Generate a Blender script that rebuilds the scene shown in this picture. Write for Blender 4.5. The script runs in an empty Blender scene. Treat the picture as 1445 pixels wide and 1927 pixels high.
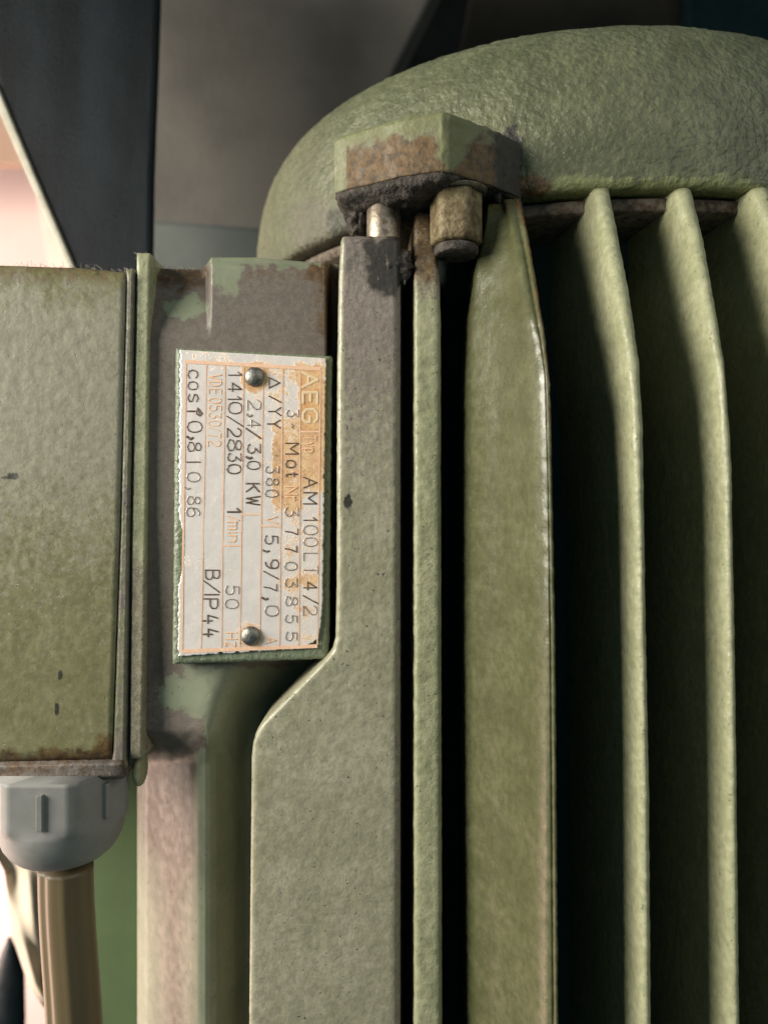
import bpy, bmesh, math, random
import numpy as np
from mathutils import Vector, Matrix, noise as mnoise
random.seed(7)
sc = bpy.context.scene
C = sc.collection
F = 1500.0                       # focal length in photograph pixels

# ---------------------------------------------------------------- camera, world, lamps
cam = bpy.data.cameras.new('camera'); cam_o = bpy.data.objects.new('camera', cam); C.objects.link(cam_o)
cam_o.location = (0, 0, 0); cam_o.rotation_euler = (math.radians(90), 0, 0)
cam.sensor_fit = 'HORIZONTAL'; cam.sensor_width = 36; cam.lens = 36 * F / 1445
cam.clip_start = 0.005; cam.clip_end = 50
cam.dof.use_dof = True; cam.dof.focus_distance = 0.248; cam.dof.aperture_fstop = 11.5
sc.camera = cam_o
w = bpy.data.worlds.new('World'); sc.world = w; w.use_nodes = True
w.node_tree.nodes['Background'].inputs[0].default_value = (0.45, 0.84, 0.95, 1)
w.node_tree.nodes['Background'].inputs[1].default_value = 0.14
sc.view_settings.view_transform = 'Standard'; sc.view_settings.look = 'None'
sc.view_settings.exposure = 0.0; sc.view_settings.gamma = 1

def lamp(name, loc, target, size, energy, color, size_y=None):
    l = bpy.data.lights.new(name, 'AREA'); l.energy = energy; l.color = color
    l.shape = 'RECTANGLE'; l.size = size; l.size_y = size_y or size
    o = bpy.data.objects.new(name, l); C.objects.link(o); o.location = loc
    o.rotation_euler = (Vector(target) - Vector(loc)).to_track_quat('-Z', 'Y').to_euler()
    return o
lamp('window_light', (-0.95, -0.12, 0.30), (0.0, 0.25, 0.0), 0.55, 28.0, (1.0, 0.955, 0.84))
lamp('ceiling_light', (0.66, -0.42, 0.56), (0.0, 0.25, 0.02), 0.55, 3.6, (1.0, 0.965, 0.86))
lamp('doorway_light', (-0.58, 0.375, -0.36), (-0.07, 0.275, -0.19), 0.34, 3.0, (1.0, 0.66, 0.52))
lamp('wall_lamp', (-1.1, 0.72, -0.30), (-0.75, 1.35, -0.30), 0.4, 22.0, (1.0, 0.82, 0.76))
sl = bpy.data.lights.new('side_spot', 'SPOT'); sl.energy = 60; sl.color = (1.0, 0.95, 0.93); sl.spot_size = math.radians(4.0); sl.spot_blend = .35; sl.shadow_soft_size = .006
so_ = bpy.data.objects.new('side_spot', sl); C.objects.link(so_); so_.location = (-0.62, 0.52, 0.075)
so_.rotation_euler = (Vector((-0.0685, 0.365, 0.090)) - so_.location).to_track_quat('-Z', 'Y').to_euler()

# ---------------------------------------------------------------- helpers
def P(u, v, d): return Vector(((u - 722.5) / F * d, d, (963.5 - v) / F * d))
def ss(a, b, x):
    t = min(1, max(0, (x - a) / (b - a))); return t * t * (3 - 2 * t)
def ip(pts, x):
    if x <= pts[0][0]: return pts[0][1]
    for (a, fa), (b, fb) in zip(pts, pts[1:]):
        if x <= b: return fa + (fb - fa) * (x - a) / (b - a)
    return pts[-1][1]
def fb(u, v, s, o=4, seed=0.0):
    return mnoise.fractal(Vector((u / s, v / s, seed)), 0.9, 2.1, o)
def box_m(u, v, u0, v0, u1, v1, soft=12):
    return ss(u0 - soft, u0 + soft, u) * (1 - ss(u1 - soft, u1 + soft, u)) * ss(v0 - soft, v0 + soft, v) * (1 - ss(v1 - soft, v1 + soft, v))
def ell(u, v, cu, cv, ru, rv):
    r = math.hypot((u - cu) / ru, (v - cv) / rv); return 1 - ss(0.6, 1.25, r)

def stains(kind, u, v):
    n1 = fb(u, v, 26, 5, 1.3); n2 = fb(u, v, 60, 4, 7.1); n3 = fb(u, v, 9, 3, 3.3)
    g = r = s = f = 0.0
    if kind == 'housing':
        uu = u + 14 * n2; vv = v + 14 * n1
        g = 0.95 * box_m(uu, vv, 240, 470, 650, 1240, 25)
        g = max(g, 0.9 * box_m(uu, vv, 240, 1000, 345, 1420, 14), 0.75 * box_m(uu, vv, 360, 1225, 560, 1262, 14))
        g = max(g, 0.9 * box_m(uu, vv, 260, 1350, 388, 1415, 14))
        g -= 0.75 * ell(uu, vv, 345, 578, 52, 26) + 0.8 * box_m(uu, vv, 402, 470, 448, 548, 10) + 0.6 * box_m(uu, vv, 402, 470, 640, 500, 5)
        g -= 0.9 * ell(uu, vv, 352, 1305, 60, 34)
        f = 0.9 * ell(uu, vv, 345, 1305, 62, 34) + 0.8 * ell(uu, vv, 345, 578, 52, 26) + .6 * box_m(uu, vv, 402, 470, 448, 548, 10) + 0.3 * box_m(uu, vv, 402, 470, 640, 500, 5)
        r = 0.75 * box_m(uu, vv, 270, 495, 398, 548, 16) + 0.65 * box_m(uu, vv, 590, 490, 640, 640, 20) + 0.5 * box_m(uu, vv, 370, 1360, 395, 1410, 10) + 0.5 * box_m(uu, vv, 450, 495, 640, 530, 12) + 0.45 * box_m(uu, vv, 270, 1100, 330, 1300, 12)
        s = 0.5 * box_m(uu, vv, 270, 495, 392, 530, 12) + 0.35 * box_m(uu, vv, 260, 1385, 385, 1420, 10)
    elif kind == 'pad':
        vv = v + 30 * n2 + 12 * n1
        g = ip([(440, 1.0), (560, .98), (640, .80), (760, .55), (900, .38), (1100, .2), (1500, .25), (1927, .3)], vv)
        g = max(g, 0.6 * ss(730, 752, u))
        s = 0.95 * ell(u + 12 * n1, vv, 745, 500, 52, 62) + 0.45 * (1 - ss(500, 600, vv))
        r = 0.35 * (1 - ss(480, 560, vv))
        if u < 648 and v < 1200: g *= .35; s *= .2
        s = max(s, 1.0 * ell(u + 4 * n1, v + 6 * n3, 654, 944, 9, 14))
        f = 0.3 * ell(u, v, 640, 1120, 40, 200)
    elif kind == 'rib':
        vv = v + 20 * n2
        g = 0.8 * (1 - ss(520, 600, vv)) + .15
        r = 0.7 * (1 - ss(500, 580, vv)); s = 0.5 * (1 - ss(430, 520, vv))
    elif kind == 'post':
        vv = v + 25 * n2
        g = 0.10
        redge = ip([(380, 985), (470, 1000), (620, 1025), (720, 1035), (1200, 1046), (1927, 1052)], v)
        r = 0.65 * ss(redge - 14, redge - 2, u + 6 * n1) * (1 - ss(700, 1000, vv)) + 0.0 * ss(redge - 20, redge - 12, u) * (1 - ss(redge - 12, redge - 5, u)) + .5 * (1 - ss(385, 430, vv))
        s = 0.4 * (1 - ss(380, 440, vv)) + 0.4 * ss(redge - 12, redge, u + 4 * n1) * (1 - ss(600, 800, vv))
        f = 0.3 * ell(u, v, 940, 560, 60, 130)  # paler patch paints the highlight on the upper flank into the colour
    elif kind == 'fin':
        g = 0.2 + 0.15 * n2; f = 0.25 * ss(600, 1000, v)
    elif kind == 'shield':
        vv = v + 8 * n1
        f = (1.0 + .9 * n3) * ss(322, 340, v + 16 * n1) * ss(985, 1040, u)
        g = 0.15 + 0.3 * ell(u, v, 600, 430, 60, 60) + .25 * (1 - ss(560, 760, u))
        r = 0.8 * ell(u + 10 * n1, vv, 1000, 350, 50, 26) + 0.35 * ell(u, v, 850, 180, 90, 40)
        s = 0.95 * ell(u + 10 * n1, vv + 12 * n3, 962, 290, 26, 66) + 0.6 * ell(u + 8 * n1, vv, 640, 420, 30, 40)
        f += 0.25 * ell(u, v, 850, 170, 100, 40)
    elif kind == 'lug':
        edge = ip([(620, 268), (660, 258), (810, 222), (900, 240), (985, 275)], u)
        pt = ell(u + 16 * n1, v + 14 * n2 - (u - 835) * .5, 850, 262, 34, 60)
        r = 1.0 * ss(edge + 2, edge + 34, v + 26 * n1 + 8 * n3) * (1 - .95 * pt)
        f = 1.0 * (1 - ss(edge - 2, edge + 30, v + 22 * n1)) * (1 - ss(900, 950, u)) + 1.0 * pt
        s = 0.95 * ss(905, 945, u + 14 * n1) * ss(220, 260, v)
        if u < 652: r *= .25; f = max(f, .6 + .3 * n1)
        g = .0
    elif kind == 'lidpanel':
        uu = u + 12 * n2; vv = v + 14 * n1
        g = ip([(500, .35), (560, .62), (620, .85), (850, .75), (1000, .50), (1200, .30), (1400, .22)], v + 60 * n2)
        r = 0.55 * (1 - ss(515, 575, vv)) + 0.7 * ss(1388, 1425, vv) + 0.6 * box_m(uu, vv, 178, 1372, 260, 1500, 16) + .3 * ell(u, v, 235, 880, 60, 180) + 0.5 * ss(205, 235, uu) * ss(1340, 1400, v)
        s = .85 * ell(u + 4 * n3, v + 4 * n1, 20, 897, 22, 6) + .9 * ell(u + 3 * n3, v, 113, 1271, 5, 13) + .9 * ell(u, v, 107, 1335, 5, 16) + .3 * (1 - ss(500, 525, vv)) + .38 * ss(1385, 1420, vv)
    elif kind == 'rim':
        g = .5 + .3 * n2; r = .35 * (1 - ss(600, 900, v)) + .3 * ss(1350, 1420, v)
    elif kind == 'flange':
        g = 0.2 + 0.75 * ss(1000, 1150, v + 30 * n2); r = 0.4 * ss(1000, 1150, v + 30 * n1) + .5 * ell(u, v, 255, 862, 14, 4)
        f = .25 * (1 - ss(900, 1100, v))
    elif kind == 'lip':
        g = 0.95; r = .50 + .3 * n1; s = .32 + .25 * ss(60, 220, u)
    elif kind == 'boss':
        g = 0.0; f = .55; s = 0
    return max(0, min(1, g)), max(0, min(1, r)), max(0, min(1, s)), max(0, min(1, f))

def px(p): return 722.5 + p[0] / p[1] * F, 963.5 - p[2] / p[1] * F

def finish(name, verts, faces, mat, parent=None, kind=None, smooth=True, disp=0.0, dscale=900.0, bevel=None):
    me = bpy.data.meshes.new(name); me.from_pydata([tuple(p) for p in verts], [], faces); me.update()
    bm = bmesh.new(); bm.from_mesh(me); bmesh.ops.recalc_face_normals(bm, faces=bm.faces); bm.to_mesh(me); bm.free()
    if disp:
        me.update(); nv = [v.normal.copy() for v in me.vertices]
        for v, n in zip(me.vertices, nv):
            v.co += n * disp * mnoise.fractal(v.co * dscale, 0.8, 2.0, 3)
    if kind:
        vals = [stains(kind, *px(v.co)) for v in me.vertices]
        for i, nm in enumerate(('grime', 'rust', 'soot', 'fresh_or_highlight')):
            a = me.attributes.new(nm, 'FLOAT', 'POINT'); a.data.foreach_set('value', [x[i] for x in vals])
    me.materials.append(mat)
    if smooth: me.shade_smooth()
    o = bpy.data.objects.new(name, me); C.objects.link(o)
    if bevel:
        m = o.modifiers.new('bevel', 'BEVEL'); m.width = bevel; m.segments = 3; m.limit_method = 'ANGLE'; m.angle_limit = math.radians(35)
        m.harden_normals = False
    if parent is not None: put(o, parent)
    return o
def root_of(o):
    p = Vector((0, 0, 0))
    while o is not None: p += o.location; o = o.parent
    return p
def put(o, parent):
    o.parent = parent
    o.location = o.location - root_of(parent) if parent else o.location
def empty(name, loc, label, cat):
    o = bpy.data.objects.new(name, None); C.objects.link(o); o.location = loc; o.empty_display_size = 0.02
    o['label'] = label; o['category'] = cat; return o
def tag(o, label, cat): o['label'] = label; o['category'] = cat; return o

def loft(name, rows, mat, parent=None, kind=None, caps=True, closed=False, **k):
    n = len(rows[0]); verts = [p for r in rows for p in r]; faces = []
    for i in range(len(rows) - 1):
        for j in range(n if closed else n - 1):
            j2 = (j + 1) % n
            faces.append((i * n + j, i * n + j2, (i + 1) * n + j2, (i + 1) * n + j))
    if caps:
        faces.append(tuple(range(n))[::-1]); faces.append(tuple((len(rows) - 1) * n + j for j in range(n)))
        if not closed: faces.append(None)
        faces = [f for f in faces if f]
    return finish(name, verts, faces, mat, parent, kind, **k)

def dense(pts, step):
    out = []
    for a, b in zip(pts, pts[1:]):
        L = (b - a).length; n = max(1, int(L / step))
        for i in range(n): out.append(a.lerp(b, i / n))
    out.append(pts[-1]); return out
def densen(pts, ns):
    out = []
    for (a, b), n in zip(zip(pts, pts[1:]), ns):
        for i in range(n): out.append(a.lerp(b, i / n))
    out.append(pts[-1]); return out

def prism(name, poly, y0, y1, mat, parent=None, bevel=0.001, **k):
    """poly: (x,z) list; extruded from depth y0 to y1"""
    n = len(poly)
    v = [Vector((x, y0, z)) for x, z in poly] + [Vector((x, y1, z)) for x, z in poly]
    f = [tuple(range(n)), tuple(range(2 * n - 1, n - 1, -1))] + [(i, (i + 1) % n, n + (i + 1) % n, n + i) for i in range(n)]
    return finish(name, v, f, mat, parent, smooth=False, bevel=bevel, **k)

def lathe(name, prof, cx, cy, mat, parent=None, kind=None, n=96, a0=0, a1=2 * math.pi, caps=True, **k):
    rows = []
    for r, z in prof:
        rows.append([Vector((cx + r * math.cos(a0 + (a1 - a0) * j / n), cy + r * math.sin(a0 + (a1 - a0) * j / n), z)) for j in range(n)])
    return loft(name, rows, mat, parent, kind, caps=caps, closed=True, **k)

# ---------------------------------------------------------------- materials
class NT:
    def __init__(s, name):
        s.m = bpy.data.materials.new(name); s.m.use_nodes = True; s.t = s.m.node_tree; s.n = s.t.nodes; s.l = s.t.links
        s.b = s.n['Principled BSDF']
        s.tc = s.n.new('ShaderNodeTexCoord').outputs['Object']
        g = s.n.new('ShaderNodeNewGeometry'); s.pos = g.outputs['Position']
    def noise(s, scale, detail=4, rough=.6, stretch=None, dist=0):
        n = s.n.new('ShaderNodeTexNoise'); n.inputs['Scale'].default_value = scale; n.inputs['Detail'].default_value = detail
        n.inputs['Roughness'].default_value = rough; n.inputs['Distortion'].default_value = dist
        if stretch:
            mp = s.n.new('ShaderNodeMapping'); mp.inputs['Scale'].default_value = stretch; s.l.new(s.pos, mp.inputs[0]); s.l.new(mp.outputs[0], n.inputs['Vector'])
        else: s.l.new(s.pos, n.inputs['Vector'])
        return n.outputs[0]
    def vor(s, scale, feature='F1', out=0):
        n = s.n.new('ShaderNodeTexVoronoi'); n.inputs['Scale'].default_value = scale; n.feature = feature; s.l.new(s.pos, n.inputs['Vector'])
        return n.outputs[out]
    def ramp(s, x, a, b, ca=0.0, cb=1.0):
        n = s.n.new('ShaderNodeMapRange'); n.interpolation_type = 'SMOOTHSTEP'
        s.l.new(x, n.inputs[0]); n.inputs[1].default_value = a; n.inputs[2].default_value = b; n.inputs[3].default_value = ca; n.inputs[4].default_value = cb
        return n.outputs[0]
    def math(s, op, a, b=None):
        n = s.n.new('ShaderNodeMath'); n.operation = op
        for i, x in enumerate((a, b)):
            if x is None: continue
            if isinstance(x, (int, float)): n.inputs[i].default_value = x
            else: s.l.new(x, n.inputs[i])
        return n.outputs[0]
    def mix(s, f, a, b):
        n = s.n.new('ShaderNodeMix'); n.data_type = 'RGBA'
        for sock, x in ((n.inputs[0], f), (n.inputs[6], a), (n.inputs[7], b)):
            if isinstance(x, (int, float)): sock.default_value = x
            elif isinstance(x, tuple): sock.default_value = (*x, 1)
            else: s.l.new(x, sock)
        return n.outputs[2]
    def attr(s, nm):
        n = s.n.new('ShaderNodeAttribute'); n.attribute_name = nm; return n.outputs['Fac']
    def bump(s, h, strength, dist, prev=None):
        n = s.n.new('ShaderNodeBump'); n.inputs['Strength'].default_value = strength; n.inputs['Distance'].default_value = dist
        s.l.new(h, n.inputs['Height'])
        if prev is not None: s.l.new(prev, n.inputs['Normal'])
        return n.outputs[0]
    def out(s, color, rough=.5, normal=None, metal=0, spec=.5):
        for k, x in (('Base Color', color), ('Roughness', rough), ('Metallic', metal), ('Specular IOR Level', spec)):
            if isinstance(x, (int, float)): s.b.inputs[k].default_value = x
            elif isinstance(x, tuple): s.b.inputs[k].default_value = (*x, 1)
            else: s.l.new(x, s.b.inputs[k])
        if normal is not None: s.l.new(normal, s.b.inputs['Normal'])
        return s.m

def paint(name, ca, cb, grime=(0.165, 0.135, 0.118), grime2=(0.085, 0.066, 0.05), rough=(.34, .6), coarse=330, cb_str=.35, fine=1500, pits=.6, scratch=False, fresh_or_highlight=(0.20, 0.22, 0.145), fs=.35, rsoft=0.0, fine_mix=.35, mid=.6):
    m = NT(name)
    n_big = m.noise(70, 3); n_mid = m.noise(420, 5, .65); n_fine = m.noise(1700, 4, .7); n_gr = m.noise(520, 7, .72, dist=.6)
    col = m.mix(m.ramp(n_big, .35, .65), ca, cb)
    col = m.mix(m.ramp(n_mid, .32, .68, 0, mid), col, tuple(c * .66 for c in ca))
    col = m.mix(m.ramp(n_fine, .55, .8, 0, fine_mix), col, tuple(min(1, c * 1.5) for c in cb))
    fr = m.math('ADD', m.attr('fresh_or_highlight'), m.math('MULTIPLY', m.math('SUBTRACT', n_mid, .5), .9))
    col = m.mix(m.ramp(fr, .25, .85, 0, .85), col, fresh_or_highlight)
    gm = m.math('ADD', m.attr('grime'), m.math('MULTIPLY', m.math('SUBTRACT', n_gr, .5), 1.5))
    gcol = m.mix(m.ramp(n_mid, .38, .62), grime, tuple(c * .78 for c in grime))
    gcol = m.mix(m.ramp(n_fine, .45, .62, .0, .55), gcol, grime2)
    col = m.mix(m.ramp(gm, .30, .72), col, gcol)
    rm = m.math('ADD', m.attr('rust'), m.math('MULTIPLY', m.math('SUBTRACT', n_gr, .5), 1.1))
    rc = m.mix(m.ramp(n_mid, .35, .65), (0.048, 0.024, 0.009), (0.130, 0.070, 0.024))
    col = m.mix(m.ramp(rm, .38 - .3 * rsoft, .75 + .25 * rsoft, 0, .92), col, rc)
    sm = m.math('ADD', m.attr('soot'), m.math('MULTIPLY', m.math('SUBTRACT', n_gr, .5), .9))
    col = m.mix(m.ramp(sm, .32, .8, 0, .95), col, (0.020, 0.017, 0.014))
    # chips and pits
    pit = m.noise(750, 2, .5, dist=.3)
    pm = m.ramp(pit, .68, .73, 0, pits)
    col = m.mix(pm, col, (0.045, 0.04, 0.028))
    ro = m.ramp(m.noise(300, 5), .3, .7, rough[0], rough[1])
    ro = m.math('ADD', ro, m.math('MULTIPLY', m.ramp(gm, .3, .7), .12))
    nb = m.bump(m.noise(coarse, 3, .5), cb_str, .0012)
    nb = m.bump(m.noise(fine, 4, .6), fs, .00025, nb)
    nb = m.bump(m.math('MULTIPLY', pm, -1.0), .5, .0004, nb)
    if scratch:
        sn = m.noise(220, 3, .5, stretch=(1, 1, 14.0))
        col2 = m.mix(m.ramp(sn, .70, .73, 0, .35), col, (0.07, 0.065, 0.045)); col = col2
        nb = m.bump(m.ramp(sn, .70, .73), -.3, .0002, nb)
    return m.out(col, ro, nb)

GA, GB = (0.150, 0.148, 0.086), (0.20, 0.192, 0.118)
M_body = paint('green_paint', GA, GB)
M_pad = paint('worn_green_paint', (0.262, 0.248, 0.165), (0.33, 0.308, 0.222), grime=(0.24, 0.20, 0.172), grime2=(0.13, 0.105, 0.085), pits=.8, coarse=420, cb_str=.22, fs=.22, rough=(.30, .5))
M_fin = paint('pale_fin_paint', (0.275, 0.275, 0.160), (0.335, 0.33, 0.205), grime=(0.27, 0.24, 0.16), coarse=260, cb_str=.45)
M_post = paint('olive_rib_paint', (0.074, 0.076, 0.034), (0.105, 0.104, 0.052), grime=(0.085, 0.074, 0.038), grime2=(0.055, 0.048, 0.024), coarse=150, cb_str=.2, rough=(.22, .36), fresh_or_highlight=(.22, .23, .17), pits=.3)
M_shield = paint('cast_green_paint', (0.078, 0.084, 0.042), (0.118, 0.123, 0.066), coarse=400, cb_str=.9, rough=(.46, .64), grime=(0.11, 0.10, 0.065), pits=.25, fine=1100, fresh_or_highlight=(0.19, 0.20, 0.085))
M_lid = paint('olive_box_paint', (0.152, 0.145, 0.068), (0.188, 0.176, 0.095), coarse=380, cb_str=.15, fs=.16, rough=(.30, .46), pits=.35, scratch=True, grime=(0.232, 0.215, 0.152), grime2=(0.19, 0.17, 0.115), fine_mix=.15)
M_dark = NT('gap_shade_teal'); M_dark = M_dark.out(M_dark.mix(M_dark.ramp(M_dark.noise(90), .3, .7), (0.020, 0.045, 0.042), (0.030, 0.055, 0.05)), .7)  # barrel darker and tealer than the fins: gap shade put into its colour

def simple(name, a, b, scale=200, rough=.5, metal=0, bs=.3, bd=.0005, spec=.5, stretch=None):
    m = NT(name); n = m.noise(scale, 5, .65, stretch=stretch)
    return m.out(m.mix(m.ramp(n, .3, .7), a, b), rough, m.bump(m.noise(scale * 2.5, 4, .6), bs, bd), metal, spec)
M_steel = simple('dull_steel', (0.16, 0.12, 0.085), (0.36, 0.31, 0.25), 500, .42, .7)
M_rivet = simple('dark_rivet_steel', (0.15, 0.145, 0.13), (0.26, 0.25, 0.23), 1400, .45, 1.0, .6, .0002)
M_rusty = simple('rusty_steel', (0.075, 0.042, 0.018), (0.20, 0.165, 0.085), 420, .6, .25, .6, .0006)
M_grease = simple('black_grease', (0.030, 0.025, 0.022), (0.095, 0.08, 0.068), 300, .8, 0, 1.0, .0015, .25)
M_gland = simple('grey_plastic', (0.17, 0.165, 0.155), (0.205, 0.2, 0.19), 120, .58, 0, .12, .0003)
M_cable = simple('tan_cable_sheath', (0.085, 0.060, 0.028), (0.11, 0.08, 0.038), 60, .5, 0, .15, .0004, stretch=(1, 1, .1))
M_black = simple('black_rubber', (0.012, 0.014, 0.017), (0.03, 0.032, 0.036), 150, .45)
M_guard = NT('blue_black_enamel'); 
_n = M_guard.noise(38, 4, .6, stretch=(1, 1, .25)); _n2 = M_guard.noise(700, 5, .7)
M_guard = M_guard.out(M_guard.mix(M_guard.ramp(_n, .35, .7), (0.0012, 0.0025, 0.0035), (0.008, 0.011, 0.015)), M_guard.ramp(_n2, .3, .7, .35, .6), M_guard.bump(_n2, .5, .0008), 0, .12)
M_panel = NT('grey_brown_sheet')
_n = M_panel.noise(11, 4, .6)
M_panel = M_panel.out(M_panel.mix(M_panel.ramp(_n, .32, .68), (0.045, 0.039, 0.033), (0.085, 0.075, 0.063)), .7, M_panel.bump(M_panel.noise(200), .3, .001))
M_ledge = simple('grey_ledge_paint', (0.060, 0.068, 0.062), (0.080, 0.088, 0.080), 30, .5)
M_darkwall = simple('soot_black_wall', (0.003, 0.004, 0.004), (0.006, 0.007, 0.007), 20, 1.0, spec=.05)
M_brownwall = simple('dark_brown_sheet', (0.014, 0.013, 0.011), (0.022, 0.020, 0.016), 20, 1.0, spec=.1)
M_teal = simple('dark_teal_paint', (0.002, 0.006, 0.007), (0.004, 0.010, 0.012), 30, 1.0, spec=.05)
M_edge = simple('pale_raw_edge', (0.36, 0.33, 0.26), (0.48, 0.44, 0.36), 150, .6)
M_wall = simple('salmon_wall', (0.80, 0.52, 0.42), (0.86, 0.62, 0.52), 6, .7)
M_cream = simple('cream_wall', (0.82, 0.60, 0.53), (0.88, 0.67, 0.60), 6, .7)
M_cloth = simple('cream_cloth', (0.46, 0.39, 0.31), (0.54, 0.46, 0.37), 40, .95, spec=.1)
M_foot = simple('bright_green_paint', (0.085, 0.118, 0.056), (0.10, 0.14, 0.062), 25, .45)

# ---------------------------------------------------------------- the motor
AX, AY = 0.088, 0.400
motor = empty('electric_motor', (AX, AY, -0.26), 'green painted cast iron electric motor with cooling fins and riveted rating plate', 'electric motor')

# stator barrel (behind the fins)
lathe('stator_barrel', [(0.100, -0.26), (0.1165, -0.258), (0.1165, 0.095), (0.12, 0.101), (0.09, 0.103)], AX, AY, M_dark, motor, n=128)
# machined flange ring just under the end shield
prof = [(0.112, 0.0965), (0.1435, 0.0968), (0.1440, 0.0975), (0.1440, 0.1006), (0.1436, 0.1010), (0.112, 0.101)]
def ringmat():
    m = NT('stained_flange'); n = m.noise(300, 6, .7)
    return m.out(m.mix(m.ramp(n, .35, .62), (0.060, 0.040, 0.030), (0.15, 0.125, 0.10)), .9, m.bump(m.noise(700), .4, .0005), 0, .1)
M_ring = ringmat()
lathe('stator_flange', prof, AX, AY, M_ring, motor, n=160)

# end shield (lathe, dense for stains)
prof = [(0.100, 0.1022), (0.148, 0.1022), (0.1497, 0.1030), (0.1503, 0.1045), (0.1504, 0.108), (0.1502, 0.113), (0.1497, 0.120), (0.149, 0.127), (0.1478, 0.134),
        (0.146, 0.1405), (0.1435, 0.1465), (0.140, 0.152), (0.1355, 0.157), (0.130, 0.161), (0.122, 0.1645), (0.110, 0.168), (0.094, 0.171), (0.07, 0.173), (0.03, 0.174), (0.001, 0.1742)]
pp = [Vector((r, 0, z + max(0, z - .108) * .075)) for r, z in prof]; pp = dense(pp, 0.0016); 
lathe('end_shield', [(p.x, p.z) for p in pp], AX, AY, M_shield, motor, 'shield', n=420, disp=0.00040, dscale=330.0)

# housing: one cast surface from the terminal box neck to the ribs
def Dh(u, v):
    up = 0.2575
    up += 0.006 * (1 - ss(388, 399, u)) * (1 - ss(520, 640, v))
    up += 0.0022 * (1 - ss(300, 420, u)) * ss(900, 1350, v)
    up += 0.004 * (1 - ss(0, 16, v - ip([(262, 503), (380, 507), (398, 484), (632, 497), (880, 497)], u)))
    low = ip([(255, .300), (268, .292), (275, .288), (300, .283), (360, .2688), (374, .2662), (386, .2655), (396, .2661), (406, .2680), (416, .2710), (440, .277), (475, .283), (600, .290)], u)
    s1 = ss(1372, 1440, v + 5 * fb(u, v, 40)) if u < 392 else ss(1372 - 40 * ss(392, 410, u), 1440, v)
    # diagonal hollow towards the pad
    dd = ((u - 595) * 145 + (v - 1245) * 125) / math.hypot(145, 125)          # px past the diagonal line (0 on it)
    s2 = ss(-130, 10, dd) * (1 if True else 0)
    t = ss(1290, 1420, v)
    sU = ss(385, 440, u)
    d = up + (low - up) * max(s1, sU * max(t, 0))
    d = max(d, up + (0.284 - up) * s2 * ss(380, 470, u) * ss(1195, 1260, v + 0.0 * u))
    if u > 612: d = max(d, up + 0.03 * ss(612, 624, u))
    return d
us = np.concatenate([np.arange(258, 300, 3), np.arange(300, 380, 4), np.arange(380, 420, 1.5), np.arange(420, 600, 4), np.arange(600, 640, 2), np.arange(640, 765, 12)])
ts = np.linspace(0, 1, 330)
rows = []
for t in ts:
    r = []
    for u in us:
        top = ip([(250, 503), (380, 507), (386, 500), (398, 484), (480, 484), (632, 497), (900, 500)], u)
        v = top + (2080 - top) * t if t < .995 else 2700
        d = Dh(u, v); p = P(u, v, d)
        if r == []: r.append(Vector((p.x - .001, .36, p.z)))
        r.append(p)
    p = r[-1]; r.append(Vector((p.x, .36, p.z)))
    rows.append(r)
M_house = paint('stained_housing_paint', (0.165, 0.178, 0.118), (0.205, 0.212, 0.145), grime=(0.150, 0.122, 0.102), grime2=(0.085, 0.064, 0.050), pits=.5, coarse=120, cb_str=.05, rough=(.42, .54), fs=.10, mid=.22, fine_mix=.12)
# close the top with a ledge going back
top = [Vector((p.x, .36, p.z)) for p in rows[0]]
loft('housing', [top] + rows, M_house, motor, 'housing', disp=0.00004, dscale=500)

# front pad
def pad_left(v):
    return ip([(430, 641), (520, 636), (700, 633), (1100, 632), (1200, 630), (1225, 624), (1245, 608), (1362, 492), (1380, 480), (1400, 474), (1430, 471), (1927, 466), (2100, 465)], v)
rows = []
vs = list(np.concatenate([np.arange(437, 700, 4), np.arange(700, 1200, 7), np.arange(1200, 1440, 3.5), np.arange(1440, 2720, 8)]))
D0 = 0.2465
for i, v in enumerate(vs):
    l = pad_left(v); r_ = 754 if v < 1927 else 754
    e = 0.0035 * (1 - ss(437, 452, v))
    z = P(0, v, D0).z
    def X(u): return (u - 722.5) / F * D0
    ed = 9
    prof = [(X(l) + .0006, .380), (X(l), D0 + .006), (X(l + .6), D0 + .0025), (X(l + 2.2), D0 + .0011), (X(l + 5), D0 + .0004), (X(l + ed), D0 + .00008), (X(l + 14), D0)]
    n = 34; a = l + 14; b = r_ - 14
    prof += [(X(a + (b - a) * (k + 1) / n), D0) for k in range(n)]
    prof += [(X(r_ - 8), D0 + .0003), (X(r_ - 3), D0 + .0012), (X(r_), D0 + .0035), (X(r_ + 1), D0 + .010), (X(r_ + 2), .380)]
    rows.append([Vector((x, y + e, z)) for x, y in prof])
loft('front_pad', rows, M_pad, motor, 'pad', disp=0.00010, dscale=600)

# slim rib right of the pad
rows = []
for v in np.arange(396, 2720, 5):
    dt = ip([(386, .258), (430, .2525), (520, .2475), (700, .2475), (2100, .247)], v); z = P(0, v, dt).z
    ul = ip([(386, 781), (450, 779), (2100, 779)], v); ur = ip([(386, 812), (430, 815), (500, 826), (600, 829), (2100, 832)], v)
    xl = (ul - 722.5) / F * dt; xr = (ur - 722.5) / F * dt
    prof = [(xl - .0015, .300), (xl - .0002, dt + .005), (xl, dt + .0012), (xl + .0004, dt + .0004), (xl + .0010, dt), (xr - .0012, dt), (xr - .0003, dt + .0005), (xr + .0001, dt + .0018), (xr + .0006, dt + .008), (xr + .0028, .300)]
    rows.append(densen([Vector((x, y, z)) for x, y in prof], [2, 2, 1, 1, 6, 1, 1, 3, 2]))
loft('cooling_fin', rows, M_fin, motor, 'rib', disp=0.00018, dscale=260)

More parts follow.
